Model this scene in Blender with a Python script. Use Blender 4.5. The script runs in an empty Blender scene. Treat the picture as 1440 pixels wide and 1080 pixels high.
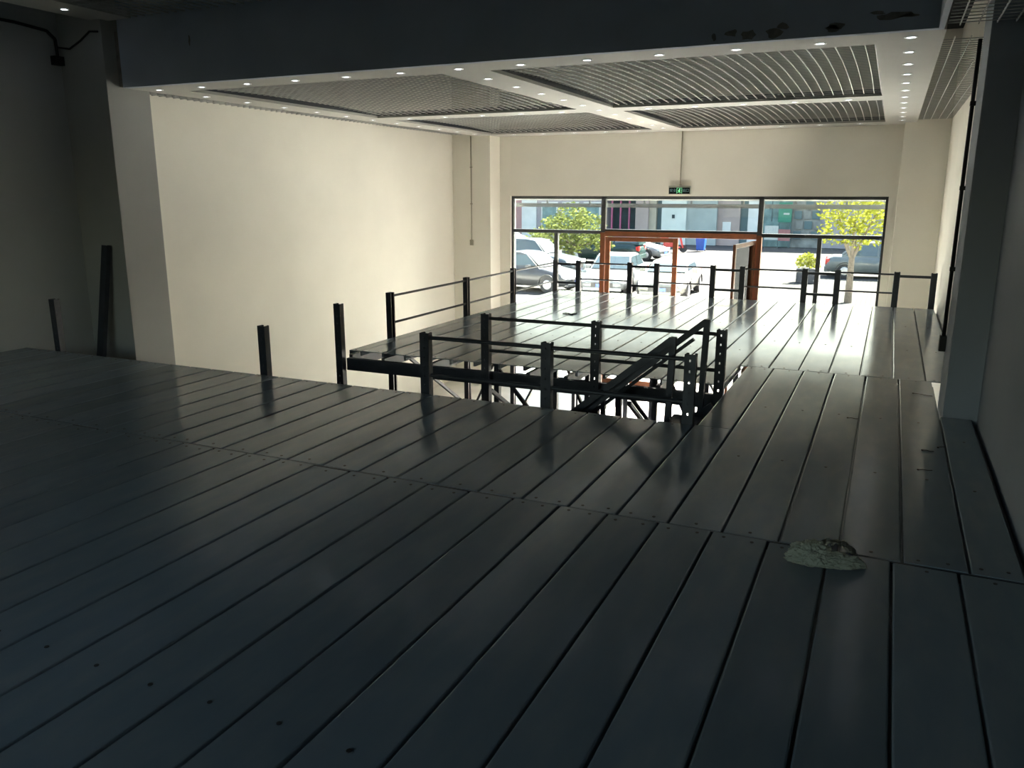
import bpy, bmesh, math, random
from mathutils import Vector, Matrix
R = math.radians
random.seed(7)
S = bpy.context.scene
C = S.collection

# ------------------------------------------------------------------ camera
cam_d = bpy.data.cameras.new('camera'); cam = bpy.data.objects.new('camera', cam_d); C.objects.link(cam)
cam.location = (0, 0, 1.6); cam.rotation_euler = (R(90 - 13.24), 0, R(24.637))
cam_d.sensor_width = 36; cam_d.lens = 36 * 1142 / 1440; cam_d.clip_end = 400; cam_d.clip_start = 0.05
S.camera = cam
# ------------------------------------------------------------------ sky, sun, exposure
SUN_EL, SUN_AZ = 47, -27            # sun stands over the street, seen from inside a little to the right
w = bpy.data.worlds.new('sky'); S.world = w; w.use_nodes = True
nt = w.node_tree; nt.nodes.clear()
sky = nt.nodes.new('ShaderNodeTexSky'); sky.sky_type = 'NISHITA'; sky.sun_disc = False
sky.sun_elevation = R(SUN_EL); sky.sun_rotation = R(-SUN_AZ); sky.air_density = 1.6; sky.dust_density = 3.0
bg = nt.nodes.new('ShaderNodeBackground'); bg.inputs[1].default_value = 0.32
hs = nt.nodes.new('ShaderNodeHueSaturation'); hs.inputs['Saturation'].default_value = 1.0
wo = nt.nodes.new('ShaderNodeOutputWorld')
nt.links.new(sky.outputs[0], hs.inputs['Color']); nt.links.new(hs.outputs[0], bg.inputs[0]); nt.links.new(bg.outputs[0], wo.inputs[0])
sl = bpy.data.lights.new('sun', 'SUN'); sl.energy = 33; sl.angle = R(1.5); sl.color = (1.0, 0.96, 0.88)
so = bpy.data.objects.new('sun', sl); C.objects.link(so)
so.rotation_euler = (R(-(90 - SUN_EL)), 0, R(SUN_AZ)); so.location = (0, 30, 30)
S.view_settings.view_transform = 'Standard'; S.view_settings.look = 'None'
S.view_settings.gamma = 1.0; S.view_settings.use_curve_mapping = False
S.view_settings.exposure = 1.48
S.cycles.max_bounces = 14; S.cycles.diffuse_bounces = 8; S.cycles.glossy_bounces = 5
S.cycles.transparent_max_bounces = 16; S.cycles.sample_clamp_indirect = 12
# daylight enters here: portal that steers the sky sampling to the shop front, it emits nothing itself
pl = bpy.data.lights.new('window_portal', 'AREA'); pl.shape = 'RECTANGLE'; pl.size = 6.86; pl.size_y = 3.73
pl.cycles.is_portal = True
po = bpy.data.objects.new('window_portal', pl); C.objects.link(po)
po.location = (-3.52, 15.45, -0.335); po.rotation_euler = (R(-90), 0, 0)
pl2 = bpy.data.lights.new('added_window_portal', 'AREA'); pl2.shape = 'RECTANGLE'; pl2.size = 5.5; pl2.size_y = 2.0  # portal of the added rear window
pl2.cycles.is_portal = True
po2 = bpy.data.objects.new('added_window_portal', pl2); C.objects.link(po2)
po2.location = (-3.55, -4.35, 1.6); po2.rotation_euler = (R(90), 0, 0)

# ------------------------------------------------------------------ materials
def lin(r, g, b):
    f = lambda c: (c / 255 / 12.92) if c <= 10 else ((c / 255 + 0.055) / 1.055) ** 2.4
    return (f(r), f(g), f(b), 1)
MATS = {}
def mat(name, rgb, rough=0.6, metal=0.0, spec=0.5, var=0.12, scale=6.0, bump=0.0, bscale=60.0, stretch=(1, 1, 1), rvar=0.0, emit=None, estr=0.0, coat=0.0):
    m = bpy.data.materials.new(name); m.use_nodes = True; MATS[name] = m
    n = m.node_tree.nodes; L = m.node_tree.links
    p = n['Principled BSDF']
    col = rgb if len(rgb) == 4 else (*rgb, 1)
    tc = n.new('ShaderNodeTexCoord'); mp = n.new('ShaderNodeMapping'); mp.inputs['Scale'].default_value = stretch
    L.new(tc.outputs['Object'], mp.inputs[0])
    nz = n.new('ShaderNodeTexNoise'); nz.inputs['Scale'].default_value = scale; nz.inputs['Detail'].default_value = 5
    L.new(mp.outputs[0], nz.inputs['Vector'])
    rp = n.new('ShaderNodeValToRGB'); e = rp.color_ramp.elements
    e[0].position = 0.3; e[1].position = 0.7
    e[0].color = tuple(c * (1 - var) for c in col[:3]) + (1,); e[1].color = tuple(min(1, c * (1 + var)) for c in col[:3]) + (1,)
    L.new(nz.outputs['Fac'], rp.inputs[0]); L.new(rp.outputs[0], p.inputs['Base Color'])
    p.inputs['Roughness'].default_value = rough; p.inputs['Metallic'].default_value = metal
    p.inputs['Specular IOR Level'].default_value = spec; p.inputs['Coat Weight'].default_value = coat
    if rvar:
        mr = n.new('ShaderNodeMapRange'); mr.inputs[1].default_value = 0.3; mr.inputs[2].default_value = 0.7
        mr.inputs[3].default_value = rough - rvar; mr.inputs[4].default_value = rough + rvar
        L.new(nz.outputs['Fac'], mr.inputs[0]); L.new(mr.outputs[0], p.inputs['Roughness'])
    if bump:
        n2 = n.new('ShaderNodeTexNoise'); n2.inputs['Scale'].default_value = bscale; n2.inputs['Detail'].default_value = 3
        L.new(mp.outputs[0], n2.inputs['Vector'])
        b = n.new('ShaderNodeBump'); b.inputs['Strength'].default_value = bump; b.inputs['Distance'].default_value = 0.004
        L.new(n2.outputs['Fac'], b.inputs['Height']); L.new(b.outputs[0], p.inputs['Normal'])
    if emit:
        p.inputs['Emission Color'].default_value = emit if len(emit) == 4 else (*emit, 1)
        p.inputs['Emission Strength'].default_value = estr
    return m

WALL = mat('cream_wall_paint', (0.875, 0.845, 0.765), 0.75, spec=0.25, var=0.03, scale=1.2, bump=0.12, bscale=40)
SHADEWALL = mat('shaded_wall_paint', (0.52, 0.53, 0.53), 0.75, spec=0.25, var=0.04, scale=1.5, bump=0.12, bscale=40)  # wall paint greyed down, shade of the near hall put into the colour
SOFFIT = mat('white_ceiling_board', (0.46, 0.45, 0.425), 0.7, spec=0.25, var=0.03, scale=2)
PILLARP = mat('grey_pillar_paint', (0.39, 0.395, 0.38), 0.75, spec=0.25, var=0.05, scale=1.5, bump=0.12, bscale=40)  # darker grey than the cream wall beyond it
COOLSHADE = mat('cool_shade_wall_paint', (0.34, 0.37, 0.41), 0.75, spec=0.25, var=0.04, scale=1.5, bump=0.12, bscale=40)  # wall paint darkened and blued, cool shade put into the colour
FASCIA = mat('fascia_board', (0.42, 0.47, 0.55), 0.8, spec=0.2, var=0.07, scale=1.5, bump=0.1)
CHIP = mat('bare_board_patch', (0.20, 0.19, 0.18), 0.9, var=0.3, scale=20)
CONCRETE = mat('raw_concrete', (0.20, 0.18, 0.16), 0.9, var=0.3, scale=9, bump=0.5, bscale=25)
PLENUM = mat('dark_slab_paint', (0.018, 0.019, 0.021), 0.9, var=0.2)
FIN = mat('grid_fin_metal', (0.46, 0.46, 0.44), 0.5, metal=0.0, var=0.06)
STEEL = mat('dark_blue_steel_paint', (0.028, 0.033, 0.045), 0.42, var=0.2, scale=14, rvar=0.08)
RAILM = mat('rail_tube_paint', (0.035, 0.04, 0.05), 0.38, var=0.15, scale=10)
SCREW = mat('screw_black', (0.02, 0.02, 0.02), 0.5)
GROUND = mat('ground_floor_screed', (0.74, 0.72, 0.67), 0.4, var=0.15, scale=1.5)
FRAME = mat('grey_window_frame', (0.055, 0.06, 0.062), 0.45, var=0.1)
BROWN = mat('brown_door_frame', (0.20, 0.065, 0.025), 0.4, var=0.15, scale=8)
CONDUIT = mat('pale_conduit', (0.36, 0.33, 0.26), 0.6, var=0.08)
CABLE = mat('black_cable', (0.012, 0.012, 0.013), 0.6)
TRIMW = mat('white_lamp_trim', (0.75, 0.75, 0.73), 0.4)
LED = mat('led_lens', (0.9, 0.9, 0.9), 0.4, emit=(0.85, 0.9, 1.0), estr=5.0)

def deck_mat():
    m = bpy.data.materials.new('grey_blue_deck_paint'); m.use_nodes = True
    n = m.node_tree.nodes; L = m.node_tree.links; p = n['Principled BSDF']
    p.inputs['Specular IOR Level'].default_value = 0.13
    oi = n.new('ShaderNodeObjectInfo'); tc = n.new('ShaderNodeTexCoord')
    ad = n.new('ShaderNodeVectorMath'); ad.operation = 'ADD'          # every plank gets its own stretch of the pattern
    L.new(tc.outputs['Object'], ad.inputs[0]); L.new(oi.outputs['Location'], ad.inputs[1])
    def noise_(scale, det, vec_scale=(1, 1, 1)):
        mp = n.new('ShaderNodeMapping'); mp.inputs['Scale'].default_value = vec_scale; L.new(ad.outputs[0], mp.inputs[0])
        z = n.new('ShaderNodeTexNoise'); z.inputs['Scale'].default_value = scale; z.inputs['Detail'].default_value = det; L.new(mp.outputs[0], z.inputs['Vector']); return z.outputs['Fac']
    cl = n.new('ShaderNodeValToRGB'); e = cl.color_ramp.elements; e[0].position, e[1].position = .1, .9; cl.color_ramp.interpolation = 'EASE'
    e[0].color = (.185, .228, .278, 1); e[1].color = (.222, .262, .305, 1)
    L.new(noise_(1.3, 4), cl.inputs[0])
    rp = n.new('ShaderNodeValToRGB'); rp.color_ramp.interpolation = 'EASE'; rp.color_ramp.elements[0].position = .35; rp.color_ramp.elements[1].position = .85   # dusty scuffs
    L.new(noise_(9, 6, (1.2, .35, 1)), rp.inputs[0])
    sc = n.new('ShaderNodeMath'); sc.operation = 'MULTIPLY'; sc.inputs[1].default_value = .35; L.new(rp.outputs[0], sc.inputs[0])
    mx = n.new('ShaderNodeMix'); mx.data_type = 'RGBA'; L.new(sc.outputs[0], mx.inputs[0]); L.new(cl.outputs[0], mx.inputs[6]); mx.inputs[7].default_value = (.33, .345, .34, 1)
    br = n.new('ShaderNodeMapRange'); br.inputs[3].default_value = .88; br.inputs[4].default_value = 1.12; L.new(oi.outputs['Random'], br.inputs[0])
    hv = n.new('ShaderNodeHueSaturation'); L.new(br.outputs[0], hv.inputs['Value']); L.new(mx.outputs[2], hv.inputs['Color']); L.new(hv.outputs[0], p.inputs['Base Color'])
    rr = n.new('ShaderNodeMapRange'); rr.inputs[1].default_value = .1; rr.inputs[2].default_value = .9; rr.inputs[3].default_value = .09; rr.inputs[4].default_value = .22
    L.new(noise_(1.1, 3), rr.inputs[0]); L.new(rr.outputs[0], p.inputs['Roughness'])
    return m
DECK = deck_mat()

def glass_mat(name, tint=(1, 1, 1), refl=1.45):
    m = bpy.data.materials.new(name); m.use_nodes = True; n = m.node_tree.nodes; L = m.node_tree.links; n.clear()
    o = n.new('ShaderNodeOutputMaterial'); t = n.new('ShaderNodeBsdfTransparent'); t.inputs[0].default_value = (*tint, 1)
    g = n.new('ShaderNodeBsdfGlossy'); g.inputs['Roughness'].default_value = 0.02
    f = n.new('ShaderNodeFresnel'); f.inputs[0].default_value = refl
    x = n.new('ShaderNodeMixShader'); L.new(f.outputs[0], x.inputs[0]); L.new(t.outputs[0], x.inputs[1]); L.new(g.outputs[0], x.inputs[2])
    L.new(x.outputs[0], o.inputs[0]); return m
GLASS = glass_mat('window_glass', (0.95, 0.975, 0.96))

# ------------------------------------------------------------------ mesh helpers
class MB:
    def __init__(s): s.v = []; s.f = []; s.sm = False
    def box(s, lo, hi):
        b = len(s.v); (x0, y0, z0), (x1, y1, z1) = lo, hi
        s.v += [(x0, y0, z0), (x1, y0, z0), (x1, y1, z0), (x0, y1, z0), (x0, y0, z1), (x1, y0, z1), (x1, y1, z1), (x0, y1, z1)]
        s.f += [tuple(b + i for i in q) for q in ((0, 3, 2, 1), (4, 5, 6, 7), (0, 1, 5, 4), (1, 2, 6, 5), (2, 3, 7, 6), (3, 0, 4, 7))]
        return s
    def tube(s, a, b, r, n=10, r2=None, up=None):
        a = Vector(a); b = Vector(b); d = (b - a).normalized(); r2 = r if r2 is None else r2
        u = d.orthogonal().normalized() if abs(d.z) > 0.9 else d.cross(Vector((0, 0, 1))).normalized()
        v = d.cross(u); k = len(s.v)
        for p, rr in ((a, r), (b, r2)):
            for i in range(n):
                t = 2 * math.pi * (i + 0.5) / n; s.v.append(tuple(p + u * (math.cos(t) * rr) + v * (math.sin(t) * rr)))
        for i in range(n): j = (i + 1) % n; s.f.append((k + i, k + n + i, k + n + j, k + j))
        s.f.append(tuple(k + i for i in range(n))); s.f.append(tuple(k + n + i for i in reversed(range(n))))
        return s
    def bar(s, a, b, wd, ht, up=(0, 0, 1)):
        a = Vector(a); b = Vector(b); d = (b - a).normalized(); up = Vector(up)
        u = d.cross(up).normalized() * wd / 2; v = u.cross(d).normalized() * ht / 2; k = len(s.v)
        for p in (a, b): s.v += [tuple(p + u + v), tuple(p - u + v), tuple(p - u - v), tuple(p + u - v)]
        s.f += [(k, k + 1, k + 5, k + 4), (k + 1, k + 2, k + 6, k + 5), (k + 2, k + 3, k + 7, k + 6), (k + 3, k, k + 4, k + 7), (k + 3, k + 2, k + 1, k), (k + 4, k + 5, k + 6, k + 7)]
        return s
    def prism(s, pts, axis, lo, hi):
        """polygon pts in the two other axes, extruded along axis"""
        k = len(s.v); n = len(pts)
        for q in (lo, hi):
            for a, b in pts:
                s.v.append((q, a, b) if axis == 'x' else (a, q, b) if axis == 'y' else (a, b, q))
        for i in range(n): j = (i + 1) % n; s.f.append((k + i, k + j, k + n + j, k + n + i))
        s.f.append(tuple(k + i for i in reversed(range(n)))); s.f.append(tuple(k + n + i for i in range(n)))
        return s
    def mesh(s, name, m, bevel=0, smooth=False):
        me = bpy.data.meshes.new(name); me.from_pydata(s.v, [], s.f)
        bm = bmesh.new(); bm.from_mesh(me); bmesh.ops.recalc_face_normals(bm, faces=bm.faces)
        if bevel: bmesh.ops.bevel(bm, geom=bm.edges[:], offset=bevel, segments=2, affect='EDGES', profile=0.6)
        bm.to_mesh(me); bm.free(); me.materials.append(m)
        if smooth:
            for p in me.polygons: p.use_smooth = True
        return me
    def build(s, name, m, parent=None, bevel=0, smooth=False, loc=None):
        return link(name, s.mesh(name, m, bevel, smooth), parent, loc)
def link(name, me, parent=None, loc=None, rot=None):
    o = bpy.data.objects.new(name, me); C.objects.link(o)
    if parent: o.parent = parent
    if loc: o.location = loc
    if rot: o.rotation_euler = rot
    return o
def tag(o, label=None, cat=None, group=None, kind=None):
    if label: o['label'] = label
    if cat: o['category'] = cat
    if group: o['group'] = group
    if kind: o['kind'] = kind
    return o
def empty(name, loc=(0, 0, 0), label=None, cat=None, group=None, kind=None, rz=0):
    o = bpy.data.objects.new(name, None); C.objects.link(o); o.location = loc; o.rotation_euler = (0, 0, rz)
    o.empty_display_size = 0.1
    return tag(o, label, cat, group, kind)
def copy_tree(o, parent=None):
    c = o.copy(); C.objects.link(c); c.parent = parent
    for ch in [x for x in o.children]: copy_tree(ch, c)
    return c
def box(name, lo, hi, m, parent=None, bevel=0):
    """box with its origin at the centre of its base"""
    cx, cy, cz = (lo[0] + hi[0]) / 2, (lo[1] + hi[1]) / 2, lo[2]
    b = MB().box((lo[0] - cx, lo[1] - cy, 0), (hi[0] - cx, hi[1] - cy, hi[2] - cz))
    return b.build(name, m, parent, bevel, loc=(cx, cy, cz))

GZ = -2.2                              # ground floor level; deck top is z = 0
CZ = 2.676                             # underside of the dropped ceiling
NZ = 3.34                              # underside of the higher near ceiling
XL, XF, XR, YW, YB = -8.25, -8.02, 0.70, 15.1, -4.0
TOP = 4.0

# ------------------------------------------------------------------ room shell
tag(box('floor', (-8.6, YB - 0.3, GZ - 0.2), (1.0, YW + 0.3, GZ), GROUND), 'pale concrete ground floor under the steel deck', 'floor', kind='structure')
wl = empty('wall_left', (XL, 5, GZ), 'cream painted left wall with a pillar, lit brightest near shop window', 'wall', kind='structure')
def wpart(parent, lo, hi, m, name='wall_panel', bevel=0):
    p = parent.location
    return box(name, [lo[i] - p[i] for i in range(3)], [hi[i] - p[i] for i in range(3)], m, parent, bevel)
wpart(wl, (XL - 0.3, YB, GZ), (XL, 6.40, TOP), SHADEWALL)
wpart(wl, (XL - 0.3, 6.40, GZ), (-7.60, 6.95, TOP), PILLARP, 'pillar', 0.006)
wpart(wl, (XF - 0.6, 6.95, GZ), (XF, YW, TOP), WALL)
wpart(wl, (XF, 14.66, GZ), (-7.19, YW, TOP), WALL, 'pilaster', 0.006)
wr = empty('wall_right', (XR, 5, GZ), 'right wall with a square pillar halfway along', 'wall', kind='structure')
wpart(wr, (XR, YB, GZ), (XR + 0.3, 6.55, TOP), COOLSHADE)
wpart(wr, (0.476, 6.55, GZ), (XR + 0.3, 7.13, TOP), COOLSHADE, 'pillar', 0.006)
wpart(wr, (XR, 7.13, GZ), (XR + 0.3, YW, TOP), WALL)
wpart(wr, (0.05, 14.66, GZ), (XR, YW, TOP), WALL, 'pilaster', 0.006)
wf = empty('wall_front', (-3.5, YW, GZ), 'cream shop front wall above and beside the windows', 'wall', kind='structure')
WX0, WX1, WZ = -6.96, -0.08, 1.54
wpart(wf, (-8.5, YW, GZ), (WX0, YW + 0.25, TOP), WALL)
wpart(wf, (WX1, YW, GZ), (1.0, YW + 0.25, TOP), WALL)
wpart(wf, (WX0, YW, WZ), (WX1, YW + 0.25, TOP), WALL)
wb = empty('wall_back', (-3.6, YB, GZ), 'rear wall of the hall with a wide window added for light', 'wall', kind='structure')
for lo, hi in (((-8.6, GZ), (-6.3, TOP)), ((-.8, GZ), (1.0, TOP)), ((-6.3, GZ), (-.8, .6)), ((-6.3, 2.6), (-.8, TOP))):
    wpart(wb, (lo[0], YB - .3, lo[1]), (hi[0], YB, hi[1]), SHADEWALL)
tag(box('ceiling', (-8.6, YB - 0.3, TOP), (1.0, YW + 0.3, TOP + 0.25), PLENUM), 'dark painted slab above the open grid ceiling', 'ceiling', kind='structure')

# dropped ceiling boards (white strips between the grid panels)
sf = empty('trim_1', (-3.6, 10.8, CZ), 'white ceiling strips framing the open grid panels', 'ceiling trim', kind='structure')
def strip(lo, hi, z=CZ, par=sf, t=0.07): return wpart(par, (lo[0], lo[1], z), (hi[0], hi[1], z + t), SOFFIT, 'ceiling_strip')
XS = [-7.50, -7.06, -3.93, -3.43, -0.235, 0.215]
YS = [6.57, 7.00, 10.62, 11.08, 14.42, 15.09]
strip((XS[0], YS[0]), (XS[1], YS[5])); strip((XS[2], YS[1]), (XS[3], YS[4])); strip((XS[4], YS[0]), (XS[5], YS[5]))
for a, b in ((XS[1], XS[2]), (XS[3], XS[4])):
    strip((a, YS[0]), (b, YS[1])); strip((a, YS[2]), (b, YS[3])); strip((a, YS[4]), (b, YS[5]))
strip((XS[2], YS[0]), (XS[3], YS[1])); strip((XS[2], YS[4]), (XS[3], YS[5]))
# fascia / beam
fb = empty('trim_2', (-3.6, 6.55, CZ), 'dark fascia board of ceiling beam with bare patches along lower edge', 'beam', kind='structure')
wpart(fb, (-7.48, 6.50, CZ), (0.20, 6.57, NZ + 0.3), FASCIA, 'fascia_board')
wpart(fb, (0.165, 3.0, CZ), (0.20, 6.50, NZ + 0.3), FASCIA, 'side_return')
wpart(fb, (-8.24, 6.62, CZ + 0.02), (-7.48, 6.95, NZ + 0.5), CONCRETE, 'raw_beam_end')
wpart(fb, (-7.60, 6.56, CZ + 0.02), (-7.49, 6.62, NZ - 0.1), CONCRETE, 'raw_beam_end')
for cx, cz, wd, ht in ((-1.08, 0.045, .07, .08), (-1.20, 0.07, .05, .05), (-0.90, 0.05, .06, .09), (-0.84, 0.09, .05, .05), (-0.48, 0.06, .07, .045), (-0.50, .045, .05, .05), (0.0 - .12, 0.10, .11, .05), (-0.03, 0.095, .07, .03), (-.22, .125, .05, .025), (-1.33, .05, .02, .07), (-6.5, .40, .012, .10), (-2.0, .55, .05, .05)):
    pts = []
    for i in range(11):
        a = 2 * math.pi * i / 11; q = 0.6 + 0.6 * random.random()
        pts.append((cx + 3.6 + math.cos(a) * wd * q, cz + math.sin(a) * ht * 0.5 * q))
    MB().prism(pts, 'y', -0.053, -0.049).build('bare_patch', CHIP, fb)
# near, higher ceiling strip on the left and along the fascia
nc = empty('trim_3', (-7.5, 2, NZ), 'shaded white ceiling strip beside left wall before the beam', 'ceiling trim', kind='structure')
strip((-7.75, YB), (-7.27, 6.50), NZ, nc)

# ---- open grid ceiling panels
def grid_panel(x0, x1, y0, y1, z, label, pitch=0.108, bow=0.0, ch=0.0055):
    g = empty('grid_ceiling_panel', ((x0 + x1) / 2, (y0 + y1) / 2, z), label, 'ceiling grid', 'open grid ceiling panels')
    hx, hy = (x1 - x0) / 2, (y1 - y0) / 2
    mx = MB().box((-hx, -0.003, 0), (hx, 0.003, ch)).mesh('cross_fin', FIN)
    arch = lambda y: bow * (1 - (y / hy) ** 2)          # the light panels bow up a little between their supports
    my = MB(); ns = 14
    for i in range(ns + 1):
        y = -hy + 2 * hy * i / ns; z = arch(y); my.v += [(-.003, y, z - .003), (.003, y, z - .003), (.003, y, z + .011), (-.003, y, z + .011)]
        if i:
            k = 4 * i
            for a, b in ((0, 1), (1, 2), (2, 3), (3, 0)): my.f.append((k - 4 + a, k - 4 + b, k + b, k + a))
    my = my.mesh('fin', FIN)
    k = int((x1 - x0) / pitch); o = ((x1 - x0) - (k - 1) * pitch) / 2
    for i in range(k): link('fin', my, g, (-hx + o + i * pitch, 0, 0))
    k = int((y1 - y0) / pitch); o = ((y1 - y0) - (k - 1) * pitch) / 2
    for i in range(k): link('cross_fin', mx, g, (0, -hy + o + i * pitch, arch(-hy + o + i * pitch)))
    m = MB(); m.box((-hx, -hy, 0.001), (-hx + .012, hy, .05)); m.box((hx - .012, -hy, .001), (hx, hy, .05)); m.box((-hx, -hy, .001), (hx, -hy + .012, .05)); m.box((-hx, hy - .012, .001), (hx, hy, .05))
    if bow: m.build('edge_frame', STEEL, g)
    return g
GZc = CZ + 0.03
grid_panel(XS[1], XS[2], YS[1], YS[2], GZc, 'large open grid ceiling panel beside left wall, next to the beam', bow=.045)
grid_panel(XS[3], XS[4], YS[1], YS[2], GZc, 'large open grid ceiling panel with dark cells, between beam and middle strip, pillar side', bow=.045)
grid_panel(XS[1], XS[2], YS[3], YS[4], GZc, 'open grid ceiling panel above the window end, left wall side', bow=.045)
grid_panel(XS[3], XS[4], YS[3], YS[4], GZc, 'open grid ceiling panel above the window end, over the exit sign side', bow=.045)
grid_panel(XF + .01, XS[0], 6.96, 14.65, GZc, 'narrow open grid strip along top of bright left wall', ch=.07)
grid_panel(XS[5], XR - .005, 7.14, 14.65, GZc, 'narrow open grid strip along right wall behind the pillar')
grid_panel(0.215, 0.69, 2.6, 6.54, CZ + .015, 'narrow open grid strip along right wall before the pillar')
grid_panel(-7.26, 0.16, 0.5, 6.49, NZ, 'dark open grid panel of the higher ceiling before the beam')

# ---- recessed downlights
dl = empty('downlight', (0, 0, 0)); nseg = 18
m = MB()
for i in range(nseg):
    a, b = 2 * math.pi * i / nseg, 2 * math.pi * (i + 1) / nseg; k = len(m.v)
    for t in (a, b):
        for rr, zz in ((.046, -.001), (.046, -.006), (.033, -.007), (.0285, -.001)): m.v.append((rr * math.cos(t), rr * math.sin(t), zz))
    for j in range(3): m.f.append((k + j, k + j + 1, k + j + 5, k + j + 4))
m.build('trim_ring', TRIMW, dl, smooth=True)
MB().tube((0, 0, -.0005), (0, 0, -.0035), .029, 18).build('lens', LED, dl)
spots = []
for i in range(13):
    x = -7.27 + i * 0.606
    if i < 13: spots.append((x, 6.78, CZ, 'lit round LED downlight in the white strip along the beam', 'downlights along the beam'))
for i in range(1, 12):
    y = 6.79 + i * 0.672
    for x, lb, gp in ((-7.28, 'lit round LED downlight in white strip beside left wall', 'downlights beside left wall'), (-3.68, 'lit round LED downlight in the middle white strip between grid panels', 'downlights of the middle strip'), (0.0, 'lit round LED downlight in the wide white strip leading to the window, pillar side', 'downlights of the wide strip')):
        spots.append((x, y, CZ, lb, gp))
for i in range(1, 12):
    x = -7.27 + i * 0.606
    if i == 6: continue
    spots.append((x, 10.86, CZ, 'lit round LED downlight in the cross strip between front and back grid panels', 'downlights of the cross strip'))
    spots.append((x, 14.6, CZ, 'lit round LED downlight in the strip next to the window wall', 'downlights next to the window wall'))
spots.append((-7.51, 5.93, NZ, 'single lit downlight in shaded strip of the higher ceiling', 'downlights of the higher ceiling'))
spots.append((-7.51, 5.2, NZ, 'single lit downlight in shaded strip of the higher ceiling', 'downlights of the higher ceiling'))
for i, (x, y, z, lb, gp) in enumerate(spots):
    o = dl if i == 0 else copy_tree(dl)
    o.location = (x, y, z); tag(o, lb, 'downlight', gp)

# ------------------------------------------------------------------ shop front window
def frame_bars(name, items, m, parent):
    for lo, hi in items: box(name, lo, hi, m, parent, 0.004)
WY = YW + 0.06
wnd = empty('window_1', (0, 0, 0), 'grey framed shop front glazing on both sides of the door', 'window', kind='structure')
FT = 0.07
for x in (-6.955, -5.03, -2.115, -0.085):
    zt = WZ
    zb = GZ if x in (-6.955, -0.085) else 0.86
    box('mullion', (x - FT * .6 if -6 < x < -1 else x - FT / 2, WY, zb), (x + FT * .6 if -6 < x < -1 else x + FT / 2, WY + .09, zt), FRAME, wnd, .004)
box('head', (WX0, WY, WZ - .055), (WX1, WY + .09, WZ), FRAME, wnd, .004)
box('sill', (WX0, WY, GZ), (-5.07, WY + .09, GZ + .12), FRAME, wnd, .004); box('sill', (-2.08, WY, GZ), (WX1, WY + .09, GZ + .12), FRAME, wnd, .004)
for a, b in ((-6.92, -5.07), (-2.075, -0.12)): box('transom', (a, WY, .83), (b, WY + .09, .895), FRAME, wnd, .004)
box('transom', (-4.99, WY, .885), (-2.155, WY + .09, .925), FRAME, wnd, .004)
for x in (-6.0, -1.1): box('mullion', (x - .035, WY, GZ + .12), (x + .035, WY + .09, .83), FRAME, wnd, .004)
def pane(x0, x1, z0, z1, par=wnd): return box('pane', (x0, WY + .04, z0), (x1, WY + .046, z1), GLASS, par)
pane(-6.92, -5.07, .895, WZ - .055); pane(-4.99, -2.155, .925, WZ - .055); pane(-2.075, -.12, .895, WZ - .055)
pane(-6.92, -6.035, GZ + .12, .83); pane(-5.965, -5.07, GZ + .12, .83); pane(-2.075, -1.135, GZ + .12, .83); pane(-1.065, -.12, GZ + .12, .83)
door = empty('door_1', (0, 0, 0), 'brown framed glass double door with one leaf standing open', 'door', kind='structure')
box('jamb', (-5.075, WY - .02, GZ), (-4.985, WY + .1, .86), BROWN, door, .004); box('jamb', (-2.16, WY - .02, GZ), (-2.07, WY + .1, .86), BROWN, door, .004)
box('head', (-4.985, WY - .02, .79), (-2.16, WY + .1, .885), BROWN, door, .004)
box('leaf_stile', (-4.975, WY, GZ + .02), (-4.885, WY + .05, .78), BROWN, door, .004); box('leaf_stile', (-3.66, WY, GZ + .02), (-3.57, WY + .05, .78), BROWN, door, .004)
box('leaf_rail', (-4.885, WY, .70), (-3.66, WY + .05, .78), BROWN, door, .004); box('leaf_rail', (-4.885, WY, GZ + .02), (-3.66, WY + .05, GZ + .2), BROWN, door, .004)
box('leaf_pane', (-4.885, WY + .02, GZ + .2), (-3.66, WY + .026, .70), GLASS, door)
dlf = empty('open_leaf', (-2.20, WY - .03, 0)); dlf.parent = door; dlf.rotation_euler = (0, 0, R(-85))
LW = 1.3
def lbox(n, lo, hi, m): box(n, lo, hi, m, dlf, .004 if m is BROWN else 0)
lbox('leaf_stile', (0, 0, GZ + .02), (.08, .045, .77), BROWN); lbox('leaf_stile', (LW - .08, 0, GZ + .02), (LW, .045, .77), BROWN)
lbox('leaf_rail', (.08, 0, .70), (LW - .08, .045, .77), BROWN); lbox('leaf_rail', (.08, 0, GZ + .02), (LW - .08, .045, GZ + .2), BROWN)
lbox('leaf_pane', (.08, .02, GZ + .2), (LW - .08, .026, .70), GLASS)
for e in (dlf,): e.rotation_euler = (0, 0, R(-96))

rw_ = empty('added_window_2', (0, 0, 0), 'unseen wide grey framed rear window added to light the near deck', 'window', kind='structure')  # out of view, added to bring cool daylight to near deck and fascia
for x in (-6.27, -4.45, -2.65, -.83): box('mullion', (x - .03, YB - .2, .6), (x + .03, YB - .13, 2.6), FRAME, rw_)
for z in (.6, 2.55): box('rail', (-6.3, YB - .2, z), (-.8, YB - .13, z + .05), FRAME, rw_)
for x0, x1 in ((-6.24, -4.48), (-4.42, -2.68), (-2.62, -.86)): box('pane', (x0, YB - .17, .65), (x1, YB - .164, 2.55), GLASS, rw_)
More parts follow.
